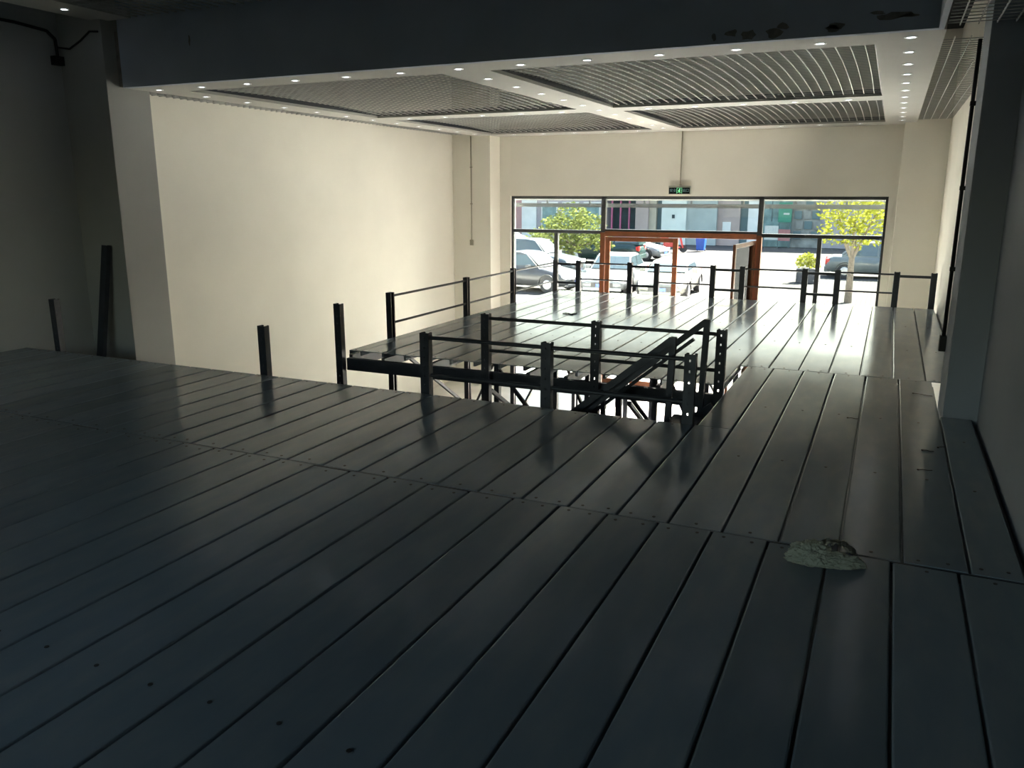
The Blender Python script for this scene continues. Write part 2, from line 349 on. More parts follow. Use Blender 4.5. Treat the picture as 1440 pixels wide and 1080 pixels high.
# exit sign with conduit
sg = empty('exit_sign', (-3.56, YW, 1.58), 'black emergency exit sign with green running man above the door', 'sign')
SGB = mat('sign_case', (0.42, 0.42, 0.36), .5); SGK = mat('sign_black', (0.004, 0.006, 0.006), .7, spec=.1)
SGG = mat('sign_green', (0.2, 0.8, 0.4), .5, emit=(0.35, 1.0, 0.5), estr=.32); SGT = mat('sign_dim_text', (0.10, 0.16, 0.16), .5, emit=(.3, .5, .5), estr=.12)
box('case', (-.20, -.04, -.005), (.20, -.001, .145), SGB, sg, .004); box('face', (-.19, -.044, .003), (.19, -.0405, .115), SGK, sg)
m = MB()
for lo, hi in (((-.048, -.047, .012), (-.042, -.0445, .108)), ((.042, -.047, .012), (.048, -.0445, .108)), ((-.042, -.047, .103), (.042, -.0445, .108))): m.box(lo, hi)
m.build('door_outline', SGG, sg)
m = MB()
m.tube((.008, -.0445, .09), (.008, -.047, .09), .009, 10)
for a, b, wd in (((.004, .08), (-.004, .052), .016), ((-.004, .054), (.016, .038), .011), ((.016, .038), (.012, .018), .010), ((-.004, .054), (-.012, .036), .011), ((-.012, .036), (-.03, .03), .009), ((.004, .078), (.024, .066), .007), ((.002, .078), (-.018, .07), .007), ((-.018, .07), (-.026, .056), .007)):
    m.bar((a[0], -.0457, a[1]), (b[0], -.0457, b[1]), wd, .0022, up=(0, 1, 0))
m.build('running_man', SGG, sg)
for txt, x in (('安全', -.117), ('出口', .117)):
    cu = bpy.data.curves.new('sign_text', 'FONT'); cu.body = txt; cu.size = .062; cu.align_x = 'CENTER'; cu.align_y = 'CENTER'; cu.extrude = .0008
    to = bpy.data.objects.new('sign_text', cu); me = bpy.data.meshes.new_from_object(to); bpy.data.objects.remove(to)
    me.materials.clear(); me.materials.append(SGT)
    link('sign_text', me, sg, (x, -.0455, .06), (R(90), 0, 0))
MB().tube((.005, -.018, .145), (.005, -.018, CZ - 1.58), .0105, 8).build('conduit', CONDUIT, sg, smooth=True)
MB().tube((.005, -.02, .145), (.005, -.02, .175), .022, 10).build('conduit_boss', CONDUIT, sg)
# conduit on the left corner pilaster
cd = empty('wall_conduit', (-7.60, 14.66, .58), 'thin pale conduit with small box on corner pilaster by the window', 'conduit')
MB().tube((0, -.018, .10), (0, -.018, CZ - .58), .011, 8).build('pipe', CONDUIT, cd, smooth=True)
box('outlet_box', (-.035, -.04, 0), (.035, -.001, .11), CONDUIT, cd, .004)
for z in (.8, 1.5): box('clip', (-.02, -.032, z), (.02, -.001, z + .02), CONDUIT, cd)
# dark pipe on the right pillar
rp = empty('wall_pipe', (.476, 7.07, .42), 'black pipe with a junction box on the side of right pillar', 'pipe')
MB().tube((-.022, 0, .10), (-.022, 0, CZ - .42), .014, 10).build('pipe', CABLE, rp, smooth=True)
box('junction_box', (-.05, -.04, -.02), (-.001, .04, .10), CABLE, rp, .005)
for z in (.6, 1.2, 1.8): box('clip', (-.038, -.025, z), (-.001, .025, z + .03), CABLE, rp)
# cable along the left wall
cb = empty('wall_cable', (XL, 3, 3.2), 'black cable run along top of shaded left wall with a short drop', 'cable')
m = MB(); pts = [(.03, -6, .06), (.03, 2.9, .075), (.03, 3.25, .05), (.04, 3.33, -.02), (.04, 3.34, -.2)]
for a, b in zip(pts, pts[1:]): m.tube(a, b, .016, 8)
m.build('cable_run', CABLE, cb)
MB().box((.001, 3.28, -.28), (.07, 3.39, -.19)).build('cable_end_box', CABLE, cb)
m = MB(); pts = [(.04, 3.34, -.1), (.18, 3.38, -.12), (.35, 3.385, -.05), (.5, 3.385, .03), (.62, 3.385, .02)]
for a, b in zip(pts, pts[1:]): m.tube(a, b, .010, 8)
m.build('loop_wire', CABLE, cb)

# ------------------------------------------------------------------ steel deck
dk = empty('mezzanine_deck', (0, 0, GZ), 'grey blue steel plank deck filling the hall above ground floor', 'platform')
P = .265; GAP = .0115; TH = .045
plank_cache = {}
def plank(x0, x1, y0, y1, jit=True):
    wd, ln = round(x1 - x0 - GAP, 4), round(y1 - y0 - .006, 4)
    key = (wd, ln)
    if key not in plank_cache:
        hx, hy = wd / 2, ln / 2; b = MB()
        # folded sheet: rounded shoulders, skirts turned down
        prof = [(-hx, -TH), (-hx, -.006), (-hx + .0022, -.0015), (-hx + .007, 0), (hx - .007, 0), (hx - .0022, -.0015), (hx, -.006), (hx, -TH), (hx + GAP + .006, -TH), (hx + GAP + .006, -TH - .004), (hx - .004, -TH - .004), (hx - .004, -.008), (-hx + .004, -.008), (-hx + .004, -TH)]
        b.prism(prof, 'y', -hy, hy); plank_cache[key] = b.mesh('plank', DECK)
    o = link('plank', plank_cache[key], dk, ((x0 + x1) / 2, (y0 + y1) / 2, -GZ - .0015))
    if jit: o.rotation_euler = (R(random.uniform(-.02, .02)), R(random.uniform(-.07, .07)), R(random.uniform(-.02, .02))); o.location.z += random.uniform(-.0012, .0008)
    return o
scr = MB()
def screws(x0, x1, y, dy=.035, both=True):
    for fx in ((.27, .73) if both else (.5,)):
        x = x0 + (x1 - x0) * fx + random.uniform(-.012, .012); yy = y + random.uniform(-.01, .01)
        scr.tube((x, yy, -GZ - .001), (x, yy, -GZ + .001), .0085, 8)
jy = lambda: random.choice((0, .012, .012, -.012, .02))
def row(xs, y0f, y1f, s0=True, s1=True, mid=()):
    for a, b in zip(xs, xs[1:]):
        y0, y1 = y0f(a), y1f(a); plank(a, b, y0, y1)
        if s0: screws(a, b, y0 + .05, both=random.random() < .5)
        if s1: screws(a, b, y1 - .05, both=random.random() < .6)
        for ym in mid: screws(a, b, ym, both=False)
def lines(anchor, xmin, xmax):
    k0 = math.ceil((xmin - anchor) / P + .15); k1 = math.floor((xmax - anchor) / P - .15)
    return [xmin] + [anchor + k * P for k in range(k0, k1 + 1)] + [xmax]
SE = 3.745
seam = {}
def seamY(a):
    k = round(a, 3)
    if k not in seam: seam[k] = SE + random.choice((0, .006, -.008, .014, .02))
    return seam[k]
row(lines(.144, XL + .004, .668), lambda a: -.35, lambda a: SE + random.choice((0, .005, .01, -.006)), mid=(1.7,))
row(lines(.175, XL + .004, .668), lambda a: -3.95, lambda a: -.36, False, False)
l2 = lines(.188, XL + .004, .455)
left2 = [x for x in l2 if x < -.80]; right2 = [x for x in l2 if x > -.95]
row(left2, lambda a: SE + .018, lambda a: 5.575, mid=())
row(right2, lambda a: SE + .018, lambda a: 7.79, mid=(5.0, 6.3))
plank(.455, .668, SE + .018, 6.54); screws(.455, .668, 3.83); screws(.455, .668, 4.9, both=False); screws(.455, .668, 5.9, both=False)
plank(left2[-2] + .02, left2[-1], 5.582, 7.79); screws(left2[-2], left2[-1], 7.72)
l3 = lines(.139, -5.05, .668)
far_l = [x for x in l3 if x < -1.05]; far_r = [x for x in l3 if x > -1.2]
row(far_l, lambda a: 6.90, lambda a: 12.86, mid=(8.6, 10.4))
row(far_r, lambda a: 7.80, lambda a: 12.86, mid=(9.3, 11.0))
tag(scr.build('screw_heads', SCREW, dk), kind='stuff')
def dbox(n, lo, hi, m=STEEL): return wpart(dk, lo, hi, m, n)
# beams under the deck edges and seams
dbox('beam', (-5.01, 6.805, -.195), (-1.15, 6.86, -.07))
for y in (9.66, 11.2, 12.78): dbox('beam', (-5.03, y - .03, -.19), (.66, y + .03, -.05))
dbox('beam', (-1.13, 7.72, -.19), (.45, 7.87, -.051))
dbox('beam', (XL + .02, 5.50, -.19), (-.9, 5.56, -.05))
for y in (SE + .01, 1.7, -.36, -2.0): dbox('beam', (XL + .02, y - .07, -.19), (.66, y + .07, -.051))
for a, b in ((-3.9, 6.52), (7.16, 12.8)): dbox('light_stop_ledger', (.60, a, -.12), (.695, b, -.055))  # added under the wall gaps to stop light from below
dbox('light_stop_ledger', (XL + .003, -3.9, -.12), (XL + .05, 5.5, -.055))
for x in (-4.62, -4.05, -3.0, -2.62, -1.75): dbox('joist', (x, 6.862, -.15), (x + .04, 12.74, -.051))
dbox('joist', (-1.125, 5.60, -.17), (-1.085, 7.70, -.051))
dbox('stringer_beam', (-5.045, 6.9, -.19), (-5.005, 12.8, -.05))
dbox('seam_light_stop', (XL + .01, 3.7535, -.05), (.66, 3.7645, -.006)); dbox('seam_light_stop', (-1.1, 7.7885, -.05), (.45, 7.8015, -.006))  # added inside the seams to stop light from below
# support frames under the deck
def up_post(x, y): return box('support_post', (x - .03, y - .03, 0), (x + .03, y + .03, -GZ - .19), STEEL, dk)
for x, y in [(-4.69, 12.78), (-3.8, 9.66), (-3.36, 9.66), (-2.47, 9.66), (-2.0, 9.66), (-1.1, 9.66), (.5, 9.66), (-3.8, 7.9), (-2.4, 7.9), (-1.1, 7.9), (.4, 7.75), (-6.5, 5.53), (-7.8, SE), (-5, SE), (-2.3, SE), (.4, SE), (-5, 0), (.4, 0)]: up_post(x, y)
for a, b in [((-5.02, 7.9, 2.0), (-5.02, 9.6, .9)), ((-5.02, 9.7, .9), (-5.02, 11.1, 2.0)), ((-5.02, 11.2, 2.0), (-5.02, 12.7, 1.0)), ((-3.78, 9.66, 1.9), (-3.38, 9.66, 1.0)), ((-3.78, 9.66, .9), (-3.38, 9.66, .1)), ((-2.45, 9.66, 1.9), (-2.02, 9.66, 1.0)), ((-3.78, 7.9, 1.9), (-2.45, 7.9, .4)), ((-2.4, 7.9, 1.9), (-1.15, 7.9, .4)), ((-3.36, 6.83, 1.95), (-3.36, 9.6, .3)), ((-2.0, 6.9, 1.95), (-2.0, 9.6, .3)), ((-1.1, 7.95, 1.95), (-1.1, 9.6, .5)), ((-1.1, 9.66, 1.9), (-.1, 12.7, .3)), ((-4.69, 12.7, 1.9), (-4.69, 9.7, .2)), ((-2.0, 9.7, 1.9), (-2.0, 12.7, .2))]:
    MB().bar(a, b, .035, .035).build('brace', STEEL, dk)

# ---- slotted uprights: C-channel with keyhole slots right through the face
def slotted(h, wd=.08, dp=.065, pitch=.078, z0=.05):
    m = MB(); hw = wd / 2; t = .004; s = .0055
    # face at y = 0, channel opens to +y
    for cx in (0,):
        m.box((-hw, 0, 0), (-s, t, h)); m.box((s, 0, 0), (hw, t, h))
        z = h - .045; top = h
        while z > .1:
            m.box((-s, 0, z + .009), (s, t, top)); top = z - .009; z -= pitch
        m.box((-s, 0, 0), (s, t, top))
    m.box((-hw, t, 0), (-hw + t, dp, h)); m.box((hw - t, t, 0), (hw, dp, h))
    m.box((-hw + t, dp - t, 0), (-hw + .02, dp, h)); m.box((hw - .02, dp - t, 0), (hw - t, dp, h))
    return m.mesh('post', STEEL)
POST = slotted(.5 - GZ); STUB = slotted(.44 - GZ)
def post(parent, x, y, rz=0, me=None, top=0):
    o = link('post', me or POST, parent, (x, y, 0 + top), (0, 0, rz)); return o
def rail(parent, a, b, r=.016, name='rail'):
    return MB().tube(a, b, r, 10).build(name, RAILM, parent, smooth=False)
H = -GZ
# near guard rail of the stair opening
g = empty('guard_rail', (-2.28, 5.60, GZ), 'dark steel guard rail on the camera side of stair opening, three slotted posts', 'railing')
nx = (-3.346 + 2.28, -2.282 + 2.28, -1.190 + 2.28)
for x in nx: post(g, x, -.02 + .005)
for a, b in zip(nx, nx[1:]):
    for z in (.458, .148): rail(g, (a + .041, .022, H + z), (b - .041, .022, H + z))
# far guard rail
g = empty('guard_rail', (-2.28, 6.735, GZ), 'dark steel guard rail along far side of stair opening, above the black beam', 'railing')
fx = (-3.369 + 2.28, -2.28 + 2.28, -1.187 + 2.28)
for x in fx: post(g, x, -.005)
for a, b in zip(fx, fx[1:]):
    for z in (.458, .152): rail(g, (a + .041, .03, H + z), (b - .041, .03, H + z))
# left guard rail of the far deck
g = empty('guard_rail', (-5.1, 10.2, GZ), 'dark steel guard rail along the void before bright left wall, ends at the window', 'railing')
ly = [7.80 - 10.2, 9.66 - 10.2, 11.17 - 10.2]
for y in ly: post(g, -.035, y, R(90) if False else R(-90))
ys = ly + [12.76 - 10.2]
for a, b in zip(ys, ys[1:]):
    for z in (.458, .150): rail(g, (-.0, a + .042, H + z), (-.0, b - .01, H + z), .014)
# front guard rail
g = empty('guard_rail', (-2.3, 12.9, GZ), 'long dark steel guard rail in front of shop window, posts joined in pairs', 'railing')
fxs = (-5.10, -4.69, -3.80, -3.355, -2.46, -2.01, -1.10, -.645, .145, .62)
plain = MB(); plain.box((-.04, 0, 0), (.04, .004, .5 - GZ)); plain.box((-.04, .004, 0), (-.036, .065, .5 - GZ)); plain.box((.036, .004, 0), (.04, .065, .5 - GZ)); plain.box((-.036, .061, 0), (-.02, .065, .5 - GZ)); plain.box((.02, .061, 0), (.036, .065, .5 - GZ))
PLAIN = plain.mesh('post', STEEL)
for i, x in enumerate(fxs): post(g, x + 2.3, -.03, me=PLAIN)
for i in range(9):
    a, b = fxs[i] + 2.3 + .041, fxs[i + 1] + 2.3 - .041
    if i % 2 == 0:
        for z in ((.435, .125) if i < 8 else (.44,)): MB().box((a, -.01, H + z - .018), (b, .02, H + z + .018)).build('rung', STEEL, g)
    else:
        for z in (.462, .195): rail(g, (a, .005, H + z), (b, .005, H + z), .013)
# loose uprights
u = empty('upright_post', (-5.055, 6.735, GZ), 'tall dark slotted steel upright at corner of black beam and void', 'post'); post(u, 0, 0)
u = empty('upright_post', (-5.045, 5.60, GZ), 'short dark slotted steel upright behind the deck edge before bright wall', 'post'); post(u, 0, 0, me=STUB)
u = empty('upright_post', (-7.79, 5.62, GZ), 'short leaning slotted steel upright at the deck edge by shaded left wall', 'post'); post(u, 0, 0, me=slotted(.53 - GZ)).rotation_euler = (0, R(-.6), 0)
# profile leaning on the left pillar
lp = empty('leaning_profile', (-8.02, 6.02, GZ), 'dark steel profile leaning against left pillar behind the deck', 'steel profile')
a = Vector((0.0, -.12, 0)); b = Vector((.20, .315, 3.24))
MB().bar(a, b, .085, .012, up=(0, 1, 0)).build('web', STEEL, lp)
for s in (-1, 1): MB().bar(a + Vector((s * .04, .025, .0)), b + Vector((s * .04, .025, 0)), .006, .05, up=(0, 1, 0)).build('flange', STEEL, lp)

# ---- stair down through the opening
st = empty('steel_stair', (-1.15, 6.2, GZ), 'dark steel stair with sloping handrails going down through the opening', 'stair')
run = 2.55
sy = (-.36, .36)
for s in sy:
    MB().bar((.0, s, H - .16), (-run, s, .02), .05, .2).build('stringer', STEEL, st)
for k in range(1, 11):
    t = k / 11; box('tread', (-run * t - .12, sy[0] + .03, H * (1 - t) - .03), (-run * t + .12, sy[1] - .03, H * (1 - t)), STEEL, st)
for s, dx, top in ((sy[0], -.235, .55), (sy[1] + .02, -.14, .585)):
    sl_ = .84
    b = Vector((dx - 1.75, s, H + top - 1.75 * sl_)); a = Vector((dx, s, H + top))
    MB().bar(a, b, .045, .05).build('handrail', STEEL, st)
    MB().bar(a - Vector((0, 0, .075)) - Vector((0.09, 0, .0756)), b - Vector((0, 0, .075)), .03, .03).build('lower_rail', STEEL, st)
    MB().bar((dx - .012, s, H - .3), (dx + .012, s, H + top + .02), .045, .05, up=(0, 1, 0)).build('handrail_post', STEEL, st)
    MB().bar((dx - 1.70, s, H - 1.75), (dx - 1.70, s, H + top - 1.70 * sl_), .04, .04, up=(0, 1, 0)).build('handrail_post', STEEL, st)
    MB().bar((dx - .85, s, H - .95), (dx - .85, s, H + top - .85 * sl_), .04, .04, up=(0, 1, 0)).build('handrail_post', STEEL, st)

# ---- crumpled plastic bag
def plastic():
    m = bpy.data.materials.new('cloudy_plastic_film'); m.use_nodes = True; n = m.node_tree.nodes; L = m.node_tree.links
    p = n['Principled BSDF']; p.inputs['Base Color'].default_value = (.62, .64, .52, 1); p.inputs['Roughness'].default_value = .22
    p.inputs['Specular IOR Level'].default_value = .8; p.inputs['Alpha'].default_value = .82
    nz = n.new('ShaderNodeTexNoise'); nz.inputs['Scale'].default_value = 55; nz.inputs['Detail'].default_value = 6
    b = n.new('ShaderNodeBump'); b.inputs['Strength'].default_value = 1.0; b.inputs['Distance'].default_value = .006
    L.new(nz.outputs['Fac'], b.inputs['Height']); L.new(b.outputs[0], p.inputs['Normal']); return m
PLA = plastic()
from mathutils import noise
pb = empty('plastic_bag', (-.125, 3.60, 0), 'crumpled cloudy plastic bag lying on a deck seam', 'plastic bag')
ridge = lambda q: 1 - 2 * abs(noise.noise(q))
def crumple(name, sx, sy_, sz, off, seed, rz=0):
    bm = bmesh.new(); bmesh.ops.create_icosphere(bm, subdivisions=6, radius=1)
    for v in bm.verts:
        d = v.co.copy(); q = d * 1.5 + Vector((seed, seed * 2, 0))
        r = 1 + .22 * noise.noise(q) + .20 * ridge(q * 1.9) + .17 * ridge(q * 4.3) + .09 * ridge(q * 9)
        x, y, z = d.x * r * sx, d.y * r * sy_, d.z * r * sz
        if z < 0: z *= .12
        z += sz * .16
        c, s = math.cos(rz), math.sin(rz)
        v.co = (x * c - y * s + off[0], x * s + y * c + off[1], max(.0006, z + off[2]))
    me = bpy.data.meshes.new(name); bm.to_mesh(me); bm.free(); me.materials.append(PLA)
    for p in me.polygons: p.use_smooth = True
    return link(name, me, pb)
crumple('bag_lump', .082, .060, .062, (-.062, .0, 0), 3.1, R(8))
crumple('bag_fold', .092, .036, .040, (.045, -.005, 0), 5.7, R(16))
bm = bmesh.new(); N, M_ = 56, 8; vs = []
for i in range(N + 1):
    t = i / N; a = math.pi * (1.0 - 1.0 * t)
    cx = .040 + .080 * math.cos(a); cz = .012 + .075 * math.sin(a) * (1 - .25 * t); cy = .050 + .02 * t
    vs.append([bm.verts.new((cx + .010 * noise.noise(Vector((i * .25, j * .5, 0))), cy + (j / M_ - .5) * .085 * (.6 + .5 * abs(2 * t - 1)), max(.003, cz + .02 * noise.noise(Vector((i * .22, j * .6, 5))) + .012 * ridge(Vector((i * .5, j * .9, 2)))))) for j in range(M_ + 1)])
for i in range(N):
    for j in range(M_): bm.faces.new((vs[i][j], vs[i + 1][j], vs[i + 1][j + 1], vs[i][j + 1]))
bmesh.ops.solidify(bm, geom=bm.faces[:], thickness=.003)
me = bpy.data.meshes.new('bag_loop'); bm.to_mesh(me); bm.free(); me.materials.append(PLA)
for p in me.polygons: p.use_smooth = True
link('bag_loop', me, pb)
for x0, y0, x1, y1, lb in ((.317, 5.586, .382, 5.584, 'short black wire scrap lying straight before the right pillar'), (.411, 5.686, .455, 5.734, 'tiny black wire scrap lying aslant in front of right pillar'), (.283, 5.157, .359, 5.178, 'black wire scrap with a knob end on the plank nearest right wall'), (.294, 7.235, .435, 7.195, 'long black wire scrap reaching to the corner of right pillar'), (-.155, 6.211, -.083, 6.212, 'short black wire scrap touching a plank joint away from the pillar')):
    ws = empty('wire_scrap', (x0, y0, 0), lb, 'wire scrap')
    d = Vector((x1 - x0, y1 - y0, 0)); nrm = Vector((-d.y, d.x, 0)).normalized() * .006
    k = MB(); pts = [Vector((0, 0, .0035)), d * .35 + nrm + Vector((0, 0, .0045)), d * .7 - nrm + Vector((0, 0, .0035)), d + Vector((0, 0, .0035))]
    for a, b in zip(pts, pts[1:]): k.tube(a, b, .0026, 6)
    k.build('wire', CABLE, ws); MB().tube((0, 0, .001), (0, 0, .008), .007, 8).build('wire_end', CABLE, ws)
sc_ = empty('dark_scrap', (-3.85, 10.25, 0), 'small dark crumpled scrap lying on far deck before the window', 'scrap')
for (x, y, a) in ((-.05, .02, .4), (.03, -.02, -.5), (.06, .04, 1.1)):
    k = MB(); c, n_ = math.cos(a), math.sin(a)
    k.prism([(x + .05 * c, y + .05 * n_), (x - .02 * n_, y + .02 * c), (x - .05 * c, y - .05 * n_), (x + .015 * n_, y - .015 * c)], 'z', .001, .012).build('flake', CABLE, sc_)

# ------------------------------------------------------------------ outside
PAVE = mat('sunlit_paving', (0.064, 0.0635, 0.0605), .9, var=.10, scale=.25, spec=.0)
FORE = mat('bounce_forecourt_tiles', (0.62, 0.60, 0.55), .8, var=.05, scale=.6)  # hidden ground by the window, made pale to bounce light indoors
def brick_mat():
    m = bpy.data.materials.new('street_pavers'); m.use_nodes = True; n = m.node_tree.nodes; L = m.node_tree.links; p = n['Principled BSDF']
    tc = n.new('ShaderNodeTexCoord'); b = n.new('ShaderNodeTexBrick'); b.inputs['Scale'].default_value = 1.6
    b.inputs['Color1'].default_value = (.060, .060, .056, 1); b.inputs['Color2'].default_value = (.072, .071, .066, 1); b.inputs['Mortar'].default_value = (.034, .034, .033, 1); b.inputs['Mortar Size'].default_value = .03
    L.new(tc.outputs['Object'], b.inputs['Vector']); L.new(b.outputs[0], p.inputs['Base Color']); p.inputs['Roughness'].default_value = .9; p.inputs['Specular IOR Level'].default_value = 0; return m
gr = empty('street_ground', (0, 40, GZ - .1), 'sunlit pale paved street and parking outside the window', 'street', kind='structure')
box('paving', (-90, -11.5, 0), (70, 60, .08), PAVE, gr); box('bounce_forecourt', (-60, -24.65, 0), (40, -11.5, .08), FORE, gr)
box('paver_field', (-5.2, -11.4, .08), (25, -.5, .092), brick_mat(), gr)
def bmat(n, rgb, v=.1, s=1.0, r=.8): return mat(n, tuple(min(.8, c * .85) for c in rgb), r, var=v, scale=s, spec=.2)
B = {'pink': bmat('pink_render', (.34, .20, .20)), 'white': bmat('white_render', (.55, .58, .57)), 'lilac': bmat('lilac_render', (.30, .29, .32)), 'dark': bmat('dark_shop', (.035, .055, .06), .4), 'mauve': bmat('mauve_stone', (.32, .27, .25)), 'tan': bmat('tan_stone', (.36, .33, .26)), 'teal': bmat('teal_grey_stone', (.10, .15, .16)), 'pale': bmat('pale_render', (.52, .58, .55)), 'grey': bmat('grey_green_render', (.30, .35, .34)), 'glass': bmat('shop_glazing', (.16, .25, .25), .3, 2), 'stone': bmat('grey_stone', (.20, .21, .20), .4, 1.5)}
bl = empty('street_building', (-15, 62, GZ), 'long pale street building with shop bays across the street', 'building')
bx = [(-34, -27.47, 'pink', 0), (-27.47, -26.2, 'white', -.2), (-26.2, -20.4, 'lilac', 0), (-20.4, -17.8, 'dark', 1.5), (-17.8, -16.8, 'mauve', -.6), (-16.8, -16.24, 'tan', -.4), (-16.24, -15.8, 'teal', 0), (-15.8, -13.95, 'pale', -.5), (-13.95, -11.73, 'grey', -.3), (-11.73, -10.09, 'mauve', 0), (-10.09, -9.48, 'teal', .2), (-9.48, -8.6, 'white', -.3), (-8.6, -6.45, 'glass', .1), (-6.45, -4.6, 'stone', -.2), (-4.6, 1.0, 'lilac', 0), (1.0, 12, 'grey', .3)]
for x0, x1, k, dy in bx: wpart(bl, (x0, 62 + dy, GZ), (x1, 66, 4.6), B[k], 'facade_bay')
for x0, x1 in ((-25.8, -24.4), (-24.0, -22.6), (-22.2, -20.8)):
    f = wpart(bl, (x0, 61.94, -1.7), (x1, 61.995, .9), B['white'], 'window_frame')
    wpart(bl, (x0 + .1, 61.90, -1.6), (x1 - .1, 61.935, .8), B['glass'], 'window_pane')
for x in (-20.0, -19.3, -18.6): wpart(bl, (x, 62.2, GZ), (x + .12, 62.35, 2.0), mat('magenta_post', (.25, .05, .12), .5) if x == -20.0 else MATS['magenta_post'], 'shop_post')
wpart(bl, (-20.4, 62.05, 1.2), (-17.8, 62.2, 1.9), B['lilac'], 'shop_header')
for x in (-8.55, -7.9, -7.35): wpart(bl, (x, 62.0, -.4), (x + .06, 62.09, 1.5), B['teal'], 'window_frame')
wpart(bl, (-11.32, 61.96, -1.2), (-10.72, 61.995, -.48), B['white'], 'notice_board')
wpart(bl, (-15.0, 61.45, -.25), (-14.8, 61.495, .02), B['dark'], 'wall_lamp')
for i, x in enumerate((-6.3, -5.7, -5.1)):
    for j, z in enumerate((-1.6, -.9, -.2, .5)): wpart(bl, (x + (j % 2) * .12, 61.72, z), (x + .5 + (j % 2) * .12, 61.795, z + .55), B['stone'] if (i + j) % 2 else B['teal'], 'stone_block')
SIGNG = mat('green_sign', (.005, .14, .09), .5); SIGNR = mat('pink_red_banner', (.25, .10, .10), .6); SIGNW = mat('white_banner', (.36, .38, .36), .6)
sb = empty('shop_sign', (-6.9, 61.5, GZ), 'green shop sign board above banners across street', 'sign')
wpart(sb, (-7.35, 61.4, -.42), (-6.45, 61.5, .95), SIGNG, 'board'); wpart(sb, (-7.3, 61.4, GZ), (-7.24, 61.5, -.42), B['teal'], 'post'); wpart(sb, (-6.56, 61.4, GZ), (-6.5, 61.5, -.42), B['teal'], 'post')
wpart(sb, (-7.0, 61.38, .1), (-6.6, 61.399, .22), SIGNW, 'white_line')
bn = empty('banner_stand', (-7.3, 60.9, GZ), 'low white and red banner stand beneath green shop sign', 'banner')
wpart(bn, (-8.15, 60.85, GZ + .55), (-7.22, 60.9, -.66), SIGNW, 'white_panel'); wpart(bn, (-7.2, 60.85, GZ + .5), (-6.4, 60.9, -.9), SIGNR, 'red_panel')
for x in (-8.13, -7.24, -6.44): wpart(bn, (x, 60.9, GZ), (x + .04, 60.95, -.66), B['teal'], 'leg')
for k in range(5): wpart(bn, (-8.05 + k * .16, 60.84, -1.45), (-7.97 + k * .16, 60.849, -1.2), B['teal'], 'stripe')
# canopy rail outside the window head
ca = empty('canopy', (-3.5, 15.36, 1.3), 'grey canopy frame hung outside along top of window', 'canopy')
CANM = mat('canopy_grey', (.12, .13, .135), .6); CANW = mat('canopy_white', (.40, .41, .40), .6)
wpart(ca, (-7.6, 15.50, 1.325), (.6, 15.55, 1.40), CANM, 'rail')
wpart(ca, (-7.6, 15.36, 1.46), (.6, 15.62, 1.50), CANW, 'soffit_board')
for x in (-6.35, -5.45, -4.35, -3.45, -2.5, -1.6, -.75): wpart(ca, (x, 15.51, 1.40), (x + .035, 15.54, 1.46), CANM, 'hanger')
wpart(ca, (-7.6, 15.62, 1.455), (.6, 15.66, 1.60), CANM, 'edge_board')

# ---- trees
LEAF = None
def leaf_mat(name, rgb):
    m = bpy.data.materials.new(name); m.use_nodes = True; n = m.node_tree.nodes; L = m.node_tree.links; n.clear()
    o = n.new('ShaderNodeOutputMaterial'); d = n.new('ShaderNodeBsdfDiffuse'); t = n.new('ShaderNodeBsdfTranslucent'); x = n.new('ShaderNodeMixShader'); x.inputs[0].default_value = .5
    tc = n.new('ShaderNodeTexCoord'); nz = n.new('ShaderNodeTexNoise'); nz.inputs['Scale'].default_value = 5; L.new(tc.outputs['Object'], nz.inputs['Vector'])
    rp = n.new('ShaderNodeValToRGB'); rp.color_ramp.elements[0].color = (*[c * .6 for c in rgb], 1); rp.color_ramp.elements[1].color = (*[c * 1.3 for c in rgb], 1)
    L.new(nz.outputs['Fac'], rp.inputs[0]); L.new(rp.outputs[0], d.inputs[0]); L.new(rp.outputs[0], t.inputs[0])
    L.new(d.outputs[0], x.inputs[1]); L.new(t.outputs[0], x.inputs[2]); L.new(x.outputs[0], o.inputs[0]); return m
BARK = mat('pale_bark', (.10, .082, .06), .9, var=.3, scale=12)
def leaves(blobs, n, size):
    m = MB(); tot = sum(b[3] ** 2 for b in blobs)
    for (cx, cy, cz, r) in blobs:
        for _ in range(int(n * r * r / tot)):
            while True:
                p = Vector((random.uniform(-1, 1), random.uniform(-1, 1), random.uniform(-1, 1)))
                if .25 < p.length < 1: break
            c = Vector((cx, cy, cz)) + p * r; s = size * random.uniform(.6, 1.3)
            u = Vector((random.gauss(0, 1), random.gauss(0, 1), random.gauss(0, .5))).normalized(); v = u.orthogonal().normalized() * s * .5; u *= s; k = len(m.v)
            m.v += [tuple(c - u), tuple(c + v), tuple(c + u), tuple(c - v)]; m.f.append((k, k + 1, k + 2, k + 3))
    return m
def tree(name, loc, trunk_h, blobs, n, size, rgb, label, cat='tree', tr=.12):
    t = empty(name, loc, label, cat)
    b = MB(); b.tube((0, 0, 0), (0, 0, trunk_h), tr, 10, tr * .75)
    for (cx, cy, cz, r) in blobs[:6]: b.tube((0, 0, trunk_h - .05), (cx * .8, cy * .8, cz - r * .2), tr * .5, 7, tr * .15)
    b.build('trunk', BARK, t)
    me = leaves(blobs, n, size); o = me.build('foliage', leaf_mat(name + '_leaf', rgb), t); o['kind'] = 'stuff'
tree('street_tree', (-1.15, 31.2, GZ), 1.55, [(-.6, 0, 2.6, .65), (.5, .1, 2.7, .75), (0, 0, 3.3, .8), (-.75, 0, 3.3, .6), (.8, 0, 3.2, .6), (.1, .2, 2.3, .5), (.1, 0, 3.9, .7)], 1700, .085, (.21, .22, .03), 'young yellow green street tree in front of silver car', tr=.13)
